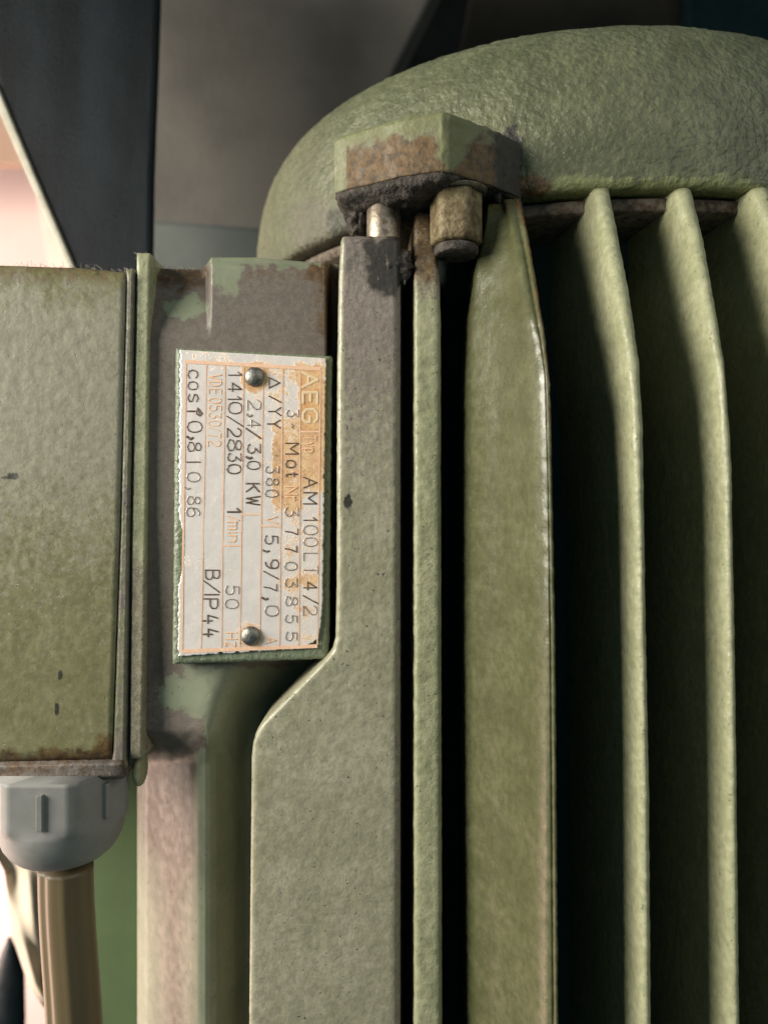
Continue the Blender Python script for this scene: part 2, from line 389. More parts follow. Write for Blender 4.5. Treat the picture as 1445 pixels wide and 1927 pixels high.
# broad rib with the slanted flank
rows = []
tipd = [(372, .2505), (420, .243), (500, .233), (600, .223), (700, .2175), (850, .215), (2100, .2145)]
for v in np.arange(372, 2720, 7):
    dt = ip(tipd, v); z = P(0, v, dt).z
    ul = ip([(372, 915), (400, 912), (480, 893), (560, 880), (700, 874), (1200, 873), (2100, 880)], v)
    ur = ip([(372, 948), (400, 958), (470, 974), (560, 990), (640, 1008), (700, 1017), (900, 1023), (1200, 1026), (2100, 1031)], v)
    uo = ip([(372, 982), (470, 1000), (620, 1025), (720, 1036), (1200, 1046), (2100, 1053)], v)
    rt = max(.2525, dt + .005); xl = (ul - 722.5) / F * rt; xr = (ur - 722.5) / F * (dt + .002); xo = (uo - 722.5) / F * dt
    w_ = xo - xr; q_ = min(1, max(.12, (rt - dt - .003) / .030))
    prof = [(xl + .002, .320), (xl, rt + .001), (xl + .0006, rt - .001), (xl + (xr - xl) * .5, rt + (dt + .002 - rt) * .42), (xr - .0042 * q_, dt + .0020 + .0095 * q_), (xr - .0021 * q_, dt + .0016 + .0040 * q_), (xr - .0006 * q_, dt + .0014 + .0012 * q_), (xr + .0007, dt + .0012), (xr + w_ * .38, dt + .0011), (xr + w_ * .55, dt + .0013), (xr + w_ * .72, dt + .0005),
            (xo - .0008, dt), (xo - .0001, dt + .0006), (xo, dt + .002), (xo - .0004, .300)]
    rows.append(densen([Vector((x, y, z)) for x, y in prof], [2, 7, 8, 3, 2, 1, 2, 2, 2, 2, 1, 1, 4]))
loft('cooling_fin', rows, M_post, motor, 'post', disp=0.00018, dscale=330)

# tall cooling fins
def tall_fin(left, right, dx=0.0):
    rows = []
    for v in np.arange(352, 2720, 6):
        dt = ip([(352, .2515), (362, .2485), (420, .243), (500, .233), (600, .223), (700, .2175), (850, .215), (2100, .2145)], v); z = P(0, v, dt).z
        xl = (ip(left, v) - 722.5) / F * dt + dx; xr = (ip(right, v) - 722.5) / F * dt + dx
        lean = .0045 * (1 - ss(420, 900, v)) + .001
        w_ = xr - xl
        prof = [(xl - lean - .003, .305), (xl - lean * .3, dt + .018), (xl, dt + .0035), (xl + w_ * .10, dt + .0014), (xl + w_ * .28, dt + .0004), (xl + w_ * .55, dt), (xl + w_ * .82, dt + .0004), (xr - w_ * .03, dt + .0012), (xr, dt + .003), (xr - lean * .3 + .0005, dt + .02), (xr - lean + .003, .305)]
        rows.append(densen([Vector((x, y, z)) for x, y in prof], [4, 3, 1, 1, 2, 2, 1, 1, 3, 3]))
    return loft('cooling_fin', rows, M_fin, motor, 'fin', disp=0.00016, dscale=240)
F1l = [(352, 1116), (470, 1142), (560, 1158), (640, 1174), (760, 1187), (1000, 1196), (1400, 1203), (2100, 1208)]
F1r = [(352, 1148), (440, 1165), (540, 1185), (680, 1205), (800, 1212), (1200, 1218), (1500, 1224), (2100, 1229)]
F2l = [(352, 1268), (440, 1298), (560, 1321), (700, 1350), (900, 1362), (1400, 1370), (2100, 1376)]
F2r = [(352, 1303), (450, 1327), (560, 1346), (680, 1366), (850, 1379), (1200, 1386), (1600, 1391), (2100, 1396)]
tall_fin(F1l, F1r); tall_fin(F2l, F2r)
F3l = [(v, u + ip([(352, 146), (450, 155), (700, 168), (2100, 176)], v)) for v, u in F2l]; F3r = [(v, u + ip([(352, 146), (450, 155), (700, 168), (2100, 176)], v)) for v, u in F2r]
tall_fin(F3l, F3r); tall_fin(F3l, F3r, 0.025); tall_fin(F3l, F3r, 0.050)

# ---- bolt lug on the end shield
def lugpt(u, v, zc): d = zc * F / (963.5 - v); return ((u - 722.5) / F * d, d)
zb, zt = 0.1012, 0.1190
plan = [lugpt(627, 364, zb), lugpt(648, 357, zb), lugpt(760, 330, zb), lugpt(838, 320, zb), lugpt(930, 350, zb), lugpt(985, 374, zb), (0.050, .30), (-0.012, .30)]
for _ in range(2):
    q_ = []
    for a, b in zip(plan, plan[1:] + plan[:1]):
        q_ += [(a[0] + (b[0] - a[0]) * .10, a[1] + (b[1] - a[1]) * .10), (a[0] + (b[0] - a[0]) * .90, a[1] + (b[1] - a[1]) * .90)]
    plan = q_
levels = [(zb, .992), (zb + .0004, .998), (zb + .0009, 1.0)] + [(zb + .0006 + (zt - zb - .002) * k / 14, 1.0) for k in range(1, 15)] + [(zt - .0010, .992), (zt - .0002, .975), (zt + .0008, .94), (zt + .0018, .87)]
cxp = (.017, .272)
rows = []
for z, s in levels:
    ring = [Vector((cxp[0] + (x - cxp[0]) * s, cxp[1] + (y - cxp[1]) * s, z)) for x, y in plan]
    rows.append(densen(ring + [ring[0]], [5] * 32)[:-1])
M_lug = paint('chipped_lug_paint', GA, GB, rough=(.6, .8), coarse=500, cb_str=.35, fresh_or_highlight=(0.135, 0.14, 0.062), rsoft=.7)
lug = loft('bolt_lug', rows, M_lug, motor, 'lug', closed=True, disp=0.00035, dscale=300, bevel=0.0004)
# caked grease under the lug
def blob(name, c, rx, ry, rz, mat, parent, amp=.35, seed=0, nseg=40):
    verts = []; faces = []; nr = nseg // 2
    for i in range(nr + 1):
        th = math.pi * i / nr
        for j in range(nseg):
            ph = 2 * math.pi * j / nseg
            n = Vector((math.sin(th) * math.cos(ph), math.sin(th) * math.sin(ph), math.cos(th)))
            k = 1 + amp * mnoise.fractal(n * 2.2 + Vector((seed, 0, 0)), .7, 2.1, 5)
            verts.append(Vector(c) + Vector((n.x * rx * k, n.y * ry * k, n.z * rz * k)))
    for i in range(nr):
        for j in range(nseg):
            faces.append((i * nseg + j, i * nseg + (j + 1) % nseg, (i + 1) * nseg + (j + 1) % nseg, (i + 1) * nseg + j))
    return finish(name, verts, faces, mat, parent)
ring = densen([Vector((x, y, zb)) for x, y in plan] + [Vector((*plan[0], zb))], [6] * 32)[:-1]
cc = Vector((cxp[0] - .004, .268, zb)); lay = []
for k in range(26):
    f_r = 1 - k / 26; row = []
    for i_, p in enumerate(ring):
        qd = cc.lerp(p, f_r * .985 + .0); h_ = .0018 + .0030 * ss(0, .25, 1 - f_r) * (1 - ss(.006, .024, qd.x)) + .0008 * mnoise.fractal(qd * 420, .9, 2.1, 4)
        if qd.x > .018: h_ *= 1 - .8 * ss(.018, .026, qd.x)
        row.append(Vector((qd.x, qd.y, zb - (max(h_, .0003) if k else 0))))
    lay.append(row)
loft('grease_or_blocker', lay, M_grease, motor, closed=True)
blob('grease_or_blocker', P(676, 414, .262), .0035, .006, .0050, M_grease, motor, .4, 9)
blob('grease_or_blocker', P(925, 335, .256), .0050, .006, .0075, M_grease, motor, .5, 14)

blob('grease_or_blocker', P(690, 425, .287), .0060, .020, .0062, M_grease, motor, .3, 31)  # unseen lump added to keep the side spot's light off the barrel
# stud, bolt head, washer
def cyl(name, u, v0, v1, d, r, mat, parent, n=32, sides=None, dz=0):
    x = (u - 722.5) / F * d; z0 = (963.5 - v0) / F * d; z1 = (963.5 - v1) / F * d
    n = sides or n; b = r * .10
    prof = [(r * .5, z1), (r - b, z1), (r - b * .3, z1 + b * .4), (r, z1 + b), (r, z0 - b), (r - b, z0), (r * .5, z0)]
    o = lathe(name, prof, x, d, mat, parent, n=n, a0=.3)
    return o
cyl('stud', 722, 380, 478, .256, .0055, M_steel, motor)
blob('grease_or_blocker', P(735, 500, .2495), .0062, .0028, .0048, M_grease, motor, .5, 21)
rows = []; bx_, bz0, bz1 = (858 - 722.5) / F * .25, (963.5 - 461) / F * .25, (963.5 - 366) / F * .25
for z, k_ in ((bz0 - .0001, .6), (bz0, .93), (bz0 + .0008, 1), (bz0 + .004, 1), (bz1 - .0005, 1), (bz1, .96), (bz1, .6)):
    row = []
    for j in range(72):
        a = 2 * math.pi * j / 72; aa = (a - math.radians(50)) % (math.pi / 3) - math.pi / 6
        r_ = min(.0074 / math.cos(aa), .0081) * k_
        row.append(Vector((bx_ + r_ * math.cos(a), .25 + r_ * math.sin(a), z)))
    rows.append(row)
bolt = loft('bolt', rows, M_rusty, motor, closed=True, disp=.00012, dscale=500)
cyl('bolt_tip', 858, 463, 482, .2500, .0070, M_grease, bolt, n=40)
cyl('washer', 862, 358, 366, .2500, .0092, M_steel, bolt, n=40)

# ---- nameplate boss and plate
YB = 0.2525; YP = 0.2517
def q(cs, s, t):   # bilinear in pixels; cs = TL,TR,BR,BL
    (a, b), (c, d_), (e, f), (g, h) = cs
    return ((1 - t) * ((1 - s) * a + s * c) + t * ((1 - s) * g + s * e), (1 - t) * ((1 - s) * b + s * d_) + t * ((1 - s) * h + s * f))
BC = [(331, 655), (624, 670), (618, 1240), (325, 1250)]
rows = []
N1, N2 = 60, 110
for j in range(N2 + 1):
    r = []
    for i in range(N1 + 1):
        u, v = q(BC, i / N1, j / N2)
        jit = 1.2 * fb(u, v, 12, 3, 5)
        if i in (0, N1): u += jit
        if j in (0, N2): v += jit
        p = P(u, v, YB + (0.0005 if i in (0, N1) or j in (0, N2) else 0))
        if i == 0: r.append(Vector((p.x, .262, p.z)))
        r.append(p)
        if i == N1: r.append(Vector((p.x, .262, p.z)))
    if j == 0: rows.append([Vector((p.x, .262, p.z)) for p in r])
    rows.append(r)
    if j == N2: rows.append([Vector((p.x, .262, p.z)) for p in r])
M_boss = paint('fresh_green_edge', (0.13, 0.15, 0.095), (0.16, 0.18, 0.12), pits=.9, coarse=700, cb_str=.5, fresh_or_highlight=(0.18, 0.21, 0.135))
loft('plate_seat', rows, M_boss, motor, 'boss')

PC = [(338, 658), (614, 674), (606, 1219), (334, 1236)]
rows = []; N1, N2 = 130, 260; vals = []
for j in range(N2 + 1):
    r = []
    for i in range(N1 + 1):
        u, v = q(PC, i / N1, j / N2)
        su = 1 - ss(0, 9, i); eu = ss(N1 - 9, N1, i)
        ju = 3.5 * max(0, fb(0, v, 9, 4, 2.0) + .35 + .3 * fb(0, v, 60, 2, 4)); jr = 3.5 * max(0, fb(0, v, 11, 4, 8.0) + .1)
        # green paint slopped over the lower left and lower right edges
        ju += 15 * box_m(0, v, -9, 985, 9, 1085, 25) ; jr += 7 * ss(1100, 1219, v) ** 2
        u += su * ju - eu * jr
        v -= ss(N2 - 8, N2, j) * 5 * max(0, fb(u, 0, 10, 4, 6.0) + .2) + ss(N2 - 20, N2, j) * 14 * ss(560, 606, u)
        wob = 0.00008 * fb(u, v, 70, 2, 9)
        r.append(P(u, v, YP + wob))
    rows.append(r)
back = lambda row: [p + Vector((0, .0006, 0)) for p in row]
plate_rows = [back(rows[0])] + rows + [back(rows[-1])]
plate_rows = [[r[0] + Vector((0, .0006, 0))] + r + [r[-1] + Vector((0, .0006, 0))] for r in plate_rows]
def platemat():
    m = NT('nameplate_aluminium')
    n1 = m.noise(900, 6, .75, dist=1.0); n2 = m.noise(320, 5, .65); n3 = m.noise(2500, 3, .6)
    base = m.mix(m.ramp(n2, .3, .7), (0.78, 0.70, 0.665), (0.85, 0.775, 0.73))
    pr = m.attr('printed')
    base = m.mix(m.math('MULTIPLY', pr, .85), base, (0.76, 0.34, 0.13))
    rm = m.math('ADD', m.attr('rust'), m.math('MULTIPLY', m.math('SUBTRACT', n1, .5), 2.2))
    rc = m.mix(m.ramp(n2, .35, .65), (0.70, 0.46, 0.22), (0.58, 0.30, 0.11))
    c = m.mix(m.ramp(rm, .30, .85, 0, .85), base, rc)
    c = m.mix(m.math('MULTIPLY', m.ramp(rm, .45, .9), m.ramp(m.noise(1500, 4, .7), .5, .66, 0, .6)), c, (0.36, 0.20, 0.085))
    dk = m.math('ADD', m.attr('soot'), m.math('MULTIPLY', m.math('SUBTRACT', n1, .5), 1.2))
    c = m.mix(m.ramp(dk, .5, .75, 0, .8), c, (0.20, 0.12, 0.055))
    c = m.mix(m.ramp(m.attr('scuff'), .45, .55, 0, 1), c, (0.17, 0.21, 0.12))
    sp = m.ramp(m.noise(1300, 3, .5), .70, .74, 0, .5)
    c = m.mix(sp, c, (0.3, 0.22, 0.16))
    nb = m.bump(m.noise(260, 3), .15, .0006); nb = m.bump(n3, .2, .00008, nb); nb = m.bump(m.ramp(rm, .42, .66), .3, .0001, nb)
    return m.out(c, m.ramp(rm, .3, .7, .33, .7), nb, .3, .5)
M_plate = platemat()
n = len(plate_rows[0]); verts = [p for r in plate_rows for p in r]; faces = []
for i in range(len(plate_rows) - 1):
    for j in range(n - 1): faces.append((i * n + j, i * n + j + 1, (i + 1) * n + j + 1, (i + 1) * n + j))
plate = finish('nameplate', verts, faces, M_plate, motor)
plate['label'] = 'aluminium rating plate with orange print and stamped figures'
def rowx(k, v):   # pixel u of the k-th ruled line at height v
    t = (v - 690) / 530.0
    a = (349, 388, 423, 458, 495, 532, 565, 603)[k]; b = (342, 378, 416, 451, 488, 525, 562, 597)[k]
    return a + (b - a) * t
me = plate.data; A = {k: [] for k in ('rust', 'printed', 'soot', 'scuff')}
for vtx in me.vertices:
    u, v = px(vtx.co); n1 = fb(u, v, 18, 4, 2.2); n2 = fb(u, v, 45, 3, 5.5)
    uu = u + 14 * n1; vv = v + 16 * n2
    ru = 0.95 * box_m(uu, vv, 566, 690, 620, 930, 14) + .75 * box_m(uu, vv, 530, 790, 575, 960, 12) + .8 * ell(uu, vv, 520, 880, 22, 90) * (1 if u > 512 else .2) + .35 * box_m(uu, vv, 500, 690, 570, 790, 10)
    ru += .9 * (1 - ss(19, 34, math.hypot(u - 479 + 4 * n1, v - 709 + 5 * n2))) + .75 * (1 - ss(19, 32, math.hypot(u - 472, v - 1200 + 4 * n1))) + .3 * ell(uu, vv, 478, 790, 14, 70)
    ru += .4 * box_m(uu, vv, 525, 950, 610, 1100, 20) + .35 * box_m(uu, vv, 545, 1080, 600, 1215, 14) + .28 * ss(-.1, .5, fb(u, v, 40, 4, 31.0)) + .25 * box_m(uu, vv, 340, 660, 612, 700, 8)
    so = .55 * ell(uu, vv, 520, 850, 10, 60) + .6 * ell(uu, vv, 478, 800, 8, 60) * .6
    so += .7 * (1 - ss(18, 23, math.hypot(u - 479, v - 709))) + .5 * (1 - ss(18, 22, math.hypot(u - 472, v - 1197)))
    pr = 1.0 * box_m(u, v, rowx(6, v) + 2, 694, 604, 811, 1.5)
    sc_ = 0
    A['rust'].append(min(1, ru)); A['printed'].append(pr * (.75 + .4 * n1)); A['soot'].append(min(1, so)); A['scuff'].append(sc_)
for k, x in A.items():
    a = me.attributes.new(k, 'FLOAT', 'POINT'); a.data.foreach_set('value', x)

# stroke lettering
G = {
 '0': [[(.5, 0), (.15, .1), (0, .35), (0, .65), (.15, .9), (.5, 1), (.85, .9), (1, .65), (1, .35), (.85, .1), (.5, 0)]],
 '1': [[(0, .72), (.7, 1), (.7, 0)]], '|': [[(.5, 0), (.5, 1)]],
 '2': [[(0, .78), (.2, .97), (.55, 1), (.9, .88), (.95, .65), (.7, .42), (.2, .2), (0, 0), (1, 0)]],
 '3': [[(0, 1), (.95, 1), (.4, .6), (.8, .55), (1, .32), (.85, .08), (.5, 0), (.15, .05), (0, .2)]],
 '4': [[(.75, 0), (.75, 1), (0, .3), (1, .3)]],
 'q': [[(.35, 1), (0, .35), (1, .35)], [(.7, .62), (.7, 0)]],
 '5': [[(.9, 1), (.1, 1), (.05, .58), (.5, .64), (.9, .5), (1, .3), (.85, .08), (.5, 0), (.1, .06), (0, .18)]],
 '6': [[(.85, .95), (.5, 1), (.15, .8), (0, .4), (.1, .1), (.5, 0), (.9, .1), (1, .35), (.85, .55), (.5, .62), (.1, .5), (0, .35)]],
 '7': [[(0, 1), (1, 1), (.55, .5), (.4, 0)]],
 '8': [[(.5, .54), (.12, .66), (.1, .88), (.5, 1), (.9, .88), (.88, .66), (.5, .54), (.05, .4), (0, .15), (.5, 0), (1, .15), (.95, .4), (.5, .54)]],
 '9': [[(.95, .6), (.8, .42), (.4, .4), (.05, .55), (.05, .85), (.4, 1), (.8, .95), (1, .7), (.95, .35), (.7, .08), (.3, 0)]],
 '/': [[(0, 0), (1, 1)]], ',': [[(.6, .3), (.9, .12), (.3, -.12)]], '.': [[(.4, 0), (.6, .1)]],
 'A': [[(0, 0), (.5, 1), (1, 0)], [(.2, .38), (.8, .38)]], 'B': [[(0, 0), (0, 1), (.7, 1), (.9, .85), (.85, .62), (.6, .53), (0, .53)], [(.6, .53), (1, .38), (1, .15), (.75, 0), (0, 0)]],
 'D': [[(0, 0), (0, 1), (.5, 1), (.95, .75), (1, .5), (.95, .25), (.5, 0), (0, 0)]], 'E': [[(1, 1), (0, 1), (0, 0), (1, 0)], [(0, .52), (.8, .52)]],
 'G': [[(1, .8), (.75, 1), (.3, 1), (0, .75), (0, .25), (.3, 0), (.8, 0), (1, .2), (1, .48), (.55, .48)]],
 'H': [[(0, 0), (0, 1)], [(1, 0), (1, 1)], [(0, .5), (1, .5)]], 'I': [[(.5, 0), (.5, 1)]], 'K': [[(0, 0), (0, 1)], [(1, 1), (0, .45)], [(.3, .6), (1, 0)]],
 'L': [[(0, 1), (0, 0), (1, 0)]], 'M': [[(0, 0), (0, 1), (.5, .35), (1, 1), (1, 0)]], 'N': [[(0, 0), (0, 1), (1, 0), (1, 1)]],
 'P': [[(0, 0), (0, 1), (.7, 1), (1, .85), (1, .6), (.7, .45), (0, .45)]], 'T': [[(0, 1), (1, 1)], [(.5, 1), (.5, 0)]],
 'V': [[(0, 1), (.5, 0), (1, 1)]], 'W': [[(0, 1), (.25, 0), (.5, .8), (.75, 0), (1, 1)]], 'Y': [[(0, 1), (.5, .5), (1, 1)], [(.5, .5), (.5, 0)]],
 'D_': [[(0, 0), (.5, 1), (1, 0), (0, 0)]], '~': [[(0, .42), (.3, .58), (.7, .42), (1, .58)]],
 'c': [[(1, .55), (.6, .7), (.15, .6), (0, .35), (.15, .08), (.6, 0), (1, .12)]], 'o': [[(.5, 0), (.1, .1), (0, .35), (.1, .6), (.5, .7), (.9, .6), (1, .35), (.9, .1), (.5, 0)]],
 's': [[(.95, .6), (.5, .72), (.08, .6), (.1, .44), (.9, .28), (.95, .12), (.5, 0), (.05, .1)]],
 'f': [[(.45, 0), (.45, .62), (.1, .7), (.35, .85), (.7, 1), (.95, .85), (.7, .62), (.45, .62)], [(.4, .75), (.8, .85)]],
 't': [[(.4, .95), (.4, .2), (.6, .02), (1, .1)], [(0, .68), (1, .68)]], 'm': [[(0, 0), (0, .7)], [(0, .62), (.3, .7), (.5, .6), (.5, 0)], [(.5, .62), (.8, .7), (1, .6), (1, 0)]],
 'n': [[(0, 0), (0, .7)], [(0, .55), (.5, .7), (1, .58), (1, 0)]], 'i': [[(.5, 0), (.5, .7)], [(.5, .88), (.5, .98)]], 'z': [[(0, .7), (1, .7), (0, 0), (1, 0)]],
 'r': [[(0, 0), (0, .7)], [(0, .5), (.5, .7), (1, .66)]], 'y': [[(0, .7), (.5, 0)], [(1, .7), (.3, -.3)]], 'p': [[(0, -.3), (0, .7), (.8, .7), (1, .35), (.8, 0), (0, 0)]],
}
def letters(name, items, mat, width, d=YP - 0.00016, th=.00009):
    """items: (glyph, v0, v1, ubase, utop); text runs down the picture, glyph tops point right"""
    verts, faces = [], []
    def seg(a, b, w):
        dx, dy = b[0] - a[0], b[1] - a[1]; L = math.hypot(dx, dy) or 1e-6; nx, ny = -dy / L * w / 2, dx / L * w / 2
        k = len(verts)
        for (x, y) in ((a[0] + nx, a[1] + ny), (b[0] + nx, b[1] + ny), (b[0] - nx, b[1] - ny), (a[0] - nx, a[1] - ny)):
            verts.append(P(x, y, d + .00004))
        verts.append(P(a[0], a[1], d - th)); verts.append(P(b[0], b[1], d - th))
        faces.extend([(k, k + 1, k + 5, k + 4), (k + 4, k + 5, k + 2, k + 3)])
    def dot(a, w):
        k = len(verts); verts.append(P(a[0], a[1], d - th - .000002))
        for i in range(8):
            verts.append(P(a[0] + math.cos(i * math.pi / 4) * w / 2, a[1] + math.sin(i * math.pi / 4) * w / 2, d + .000035))
        for i in range(8): faces.append((k, k + 1 + i, k + 1 + (i + 1) % 8))
    for it in items:
        verts.clear(); faces.clear()
        g, v0, v1, ub, ut = it[:5]; w = it[5] if len(it) > 5 else width
        w0 = w * random.uniform(.85, 1.15)
        for st in G[g]:
            pts = [(ub + y * (ut - ub), v0 + x * (v1 - v0)) for x, y in st]
            for a, b in zip(pts, pts[1:]): seg(a, b, w0)
            for a in pts: dot(a, w0)
        finish(name, verts, faces, mat, plate, smooth=False)

def ink(name, a, b, rough=.5, metal=.2):
    m = NT(name); return m.out(m.mix(m.ramp(m.noise(1500, 4), .35, .7), a, b), rough, None, metal)
M_ink = ink('stamped_brown', (0.085, 0.052, 0.038), (0.20, 0.135, 0.105)); M_mid = ink('stamped_worn', (0.24, 0.19, 0.16), (0.42, 0.34, 0.30)); M_print = ink('orange_print', (0.72, 0.40, 0.22), (0.80, 0.52, 0.33), .6, 0)
M_light = ink('bare_letters', (0.74, 0.55, 0.33), (0.80, 0.62, 0.44), .5, .2)
W0 = 2.5
dark = [('c', 696, 711, 353, 380), ('o', 718, 733, 353, 380), ('s', 741, 756, 353, 380), ('f', 766, 783, 352, 380, 3.6), ('0', 793, 813, 352, 380), (',', 819, 827, 355, 380, 4.6), ('8', 832, 849, 352, 378), ('|', 868, 871, 351, 376),
        ('1', 700, 708, 430, 455), ('4', 720, 736, 429, 454), ('1', 746, 753, 429, 454), ('0', 757, 778, 429, 455), ('/', 783, 802, 427, 457), ('2', 806, 822, 427, 453), ('8', 827, 848, 427, 454), ('3', 853, 868, 428, 453), ('0', 874, 891, 427, 453),
        ('1', 957, 966, 428, 453, 3.2), ('/', 806, 825, 463, 491, 3.0), ('3', 836, 853, 465, 489), (',', 858, 863, 466, 489, 4), ('0', 868, 883, 464, 489), ('K', 910, 925, 463, 487, 2.8), ('W', 934, 950, 463, 489, 3.0),
        ('D_', 710, 730, 506, 526), ('/', 745, 757, 506, 529, 3), ('Y', 766, 782, 505, 529), ('Y', 790, 805, 503, 527),
        ('M', 834, 854, 537, 562), ('o', 866, 880, 537, 563), ('t', 889, 897, 537, 560),
        ('A', 898, 918, 571, 596), ('M', 927, 948, 571, 596), ('1', 974, 981, 571, 596),
        ('5', 1008, 1024, 498, 522), (',', 1034, 1039, 498, 524, 4), ('9', 1053, 1070, 499, 524), ('/', 1075, 1090, 496, 524), ('7', 1100, 1112, 496, 520), (',', 1123, 1129, 496, 520, 4),
        ('B', 1073, 1090, 386, 412), ('/', 1093, 1115, 383, 413), ('I', 1117, 1121, 384, 411), ('P', 1127, 1145, 383, 409), ('q', 1158, 1173, 381, 409, 3.2), ('q', 1184, 1198, 382, 409, 3.2),
        ('7', 996, 1006, 537, 560), ('7', 1028, 1039, 536, 558), ('/', 1121, 1136, 570, 598), ('4', 1095, 1110, 571, 596)]
mid = [('0', 889, 906, 351, 376), (',', 915, 921, 350, 374, 3), ('8', 934, 949, 351, 376), ('6', 955, 972, 350, 375), ('2', 753, 771, 465, 490), (',', 777, 784, 466, 490, 4), ('4', 790, 803, 465, 490),
       ('3', 878, 890, 499, 523), ('8', 900, 913, 499, 523), ('0', 922, 935, 498, 522), ('3', 772, 784, 539, 561), ('~', 798, 806, 538, 562), ('3', 955, 972, 536, 560), ('0', 1058, 1073, 535, 558), ('3', 1089, 1105, 536, 558), ('8', 1123, 1140, 536, 559),
       ('5', 1158, 1172, 536, 558), ('5', 1190, 1206, 537, 558), ('0', 989, 1006, 570, 597), ('0', 1012, 1028, 571, 597), ('L', 1041, 1055, 571, 597), ('T', 1066, 1080, 571, 597), ('2', 1140, 1158, 570, 596), ('0', 1140, 1159, 498, 524),
       ('5', 1103, 1119, 424, 449), ('0', 1128, 1145, 423, 448)]
orange = [('V', 705, 714, 393, 416), ('D', 718, 726, 393, 416), ('E', 732, 741, 393, 416), ('0', 749, 758, 393, 416), ('5', 763, 773, 393, 416), ('3', 777, 787, 392, 415), ('0', 792, 801, 392, 415), ('/', 804, 811, 392, 415, 1.5), ('7', 815, 824, 392, 415), ('2', 829, 840, 391, 415),
          ('/', 971, 979, 427, 450), ('m', 982, 996, 428, 452), ('i', 1000, 1004, 428, 452), ('n', 1008, 1019, 428, 452), ('H', 1191, 1203, 424, 446), ('z', 1209, 1217, 424, 450), ('V', 972, 985, 500, 521), ('A', 1199, 1211, 499, 519),
          ('T', 820, 829, 572, 594), ('y', 833, 840, 574, 594), ('p', 844, 851, 574, 594), ('N', 916, 930, 537, 560), ('r', 935, 943, 537, 562), ('.', 946, 949, 537, 560)]
letters('stamped_character', dark, M_ink, W0); letters('stamped_character', mid, M_mid, 2.2); letters('printed_character', orange, M_print, 2.2, th=0)
letters('printed_character', [('A', 700, 728, 569, 598, 5.5), ('E', 738, 758, 570, 597, 5.5), ('G', 770, 794, 570, 597, 5.5)], M_light, 5.5, th=0)
# ruled lines of the print
M_rule = ink('orange_rules', (0.72, 0.43, 0.27), (0.78, 0.52, 0.38), .6, 0)
def line(a, b, w, n=12):
    verts, faces = [], []
    dx, dy = b[0] - a[0], b[1] - a[1]; L = math.hypot(dx, dy); nx, ny = -dy / L * w / 2, dx / L * w / 2
    for i in range(n + 1):
        t = i / n; x, y = a[0] + dx * t, a[1] + dy * t
        verts += [P(x + nx, y + ny, YP - .0001), P(x - nx, y - ny, YP - .0001)]
        if i: k = 2 * i; faces.append((k - 2, k, k + 1, k - 1))
    finish('ruled_line', verts, faces, M_rule, plate, smooth=False)
for k in range(8): line((rowx(k, 682), 684 + k * 2), (rowx(k, 1222), 1222 - k * 1.2), 3.6 if k in (0,) else 2.3)
line((348, 680), (604, 694), 6.5); line((341, 1226), (597, 1216), 7.0)
line((rowx(3, 968) + 1.3, 968), (rowx(4, 968) - 1.3, 968), 3); line((rowx(2, 1027) + 1.3, 1027), (rowx(3, 1027) - 1.3, 1027), 3); line((rowx(4, 990) + 1.3, 990), (rowx(5, 990) - 1.3, 990), 3.4)
line((rowx(6, 812) + 1.3, 812), (rowx(7, 812) - 1.3, 812), 3.4)
# rivets: round heads
for (u, v) in ((479, 709), (472, 1197)):
    r = 18.5 / F * YP; c = P(u, v, YP)
    rows = []
    for i in range(13):
        a = math.pi / 2 * i / 12; rr = r * math.cos(a) if i < 12 else 1e-5; hh = r * .60 * math.sin(a)
        rows.append([Vector((c.x + rr * math.cos(b), c.y - hh - .0001, c.z + rr * math.sin(b))) for b in [2 * math.pi * k / 32 for k in range(32)]])
    rows.insert(0, [Vector((c.x + r * math.cos(b), c.y + .0004, c.z + r * math.sin(b))) for b in [2 * math.pi * k / 32 for k in range(32)]])
    loft('rivet', rows, M_rivet, plate, closed=True, disp=.00006, dscale=900)

# ---------------------------------------------------------------- terminal box (left)
tb = bpy.data.objects.new('terminal_box', None); C.objects.link(tb); put(tb, motor); tb.location = P(100, 1440, .26) - motor.location; tb.empty_display_size = .02
def strip(name, ulf, urf, v0, v1, d, mat, kind, rl=3, rr=3, back=.30, nu=24, dv=6, topf=None, botf=None, e=.0010, **k):
    rows = []
    nv = int((v1 - v0) / dv)
    for j in range(nv + 1):
        t = j / nv; vm = v0 + (v1 - v0) * t
        l, r_ = ulf(vm), urf(vm)
        cols = [(l, .9), (l + rl * .3, .35), (l + rl, 0)] + [(l + rl + (r_ - rr - l - rl) * (i + 1) / nu, 0) for i in range(nu)] + [(r_ - rr * .3, .35), (r_, .9)]
        row = []
        for u, s in cols:
            v = vm
            if topf: v = topf(u) * (1 - t) + (botf(u) if botf else v1) * t
            ee = e * max(s, (1 - ss(0, 2.5, j)) , (1 - ss(0, 2.5, nv - j)))
            row.append(P(u, v, d + ee))
        row = [Vector((row[0].x, back, row[0].z))] + row + [Vector((row[-1].x, back, row[-1].z))]
        if j == 0: rows.append([Vector((p.x, back, p.z)) for p in row])
        rows.append(row)
        if j == nv: rows.append([Vector((p.x, back, p.z)) for p in row])
    return loft(name, rows, mat, tb, kind, **k)
seam = lambda v: ip([(500, 238), (1000, 226), (1440, 211)], v)
rimr = lambda v: ip([(500, 253), (1000, 243), (1440, 236)], v)
fl_l = lambda v: ip([(470, 258), (1000, 248), (1440, 244)], v)
fl_r = lambda v: ip([(470, 283), (1000, 275), (1440, 267)], v)
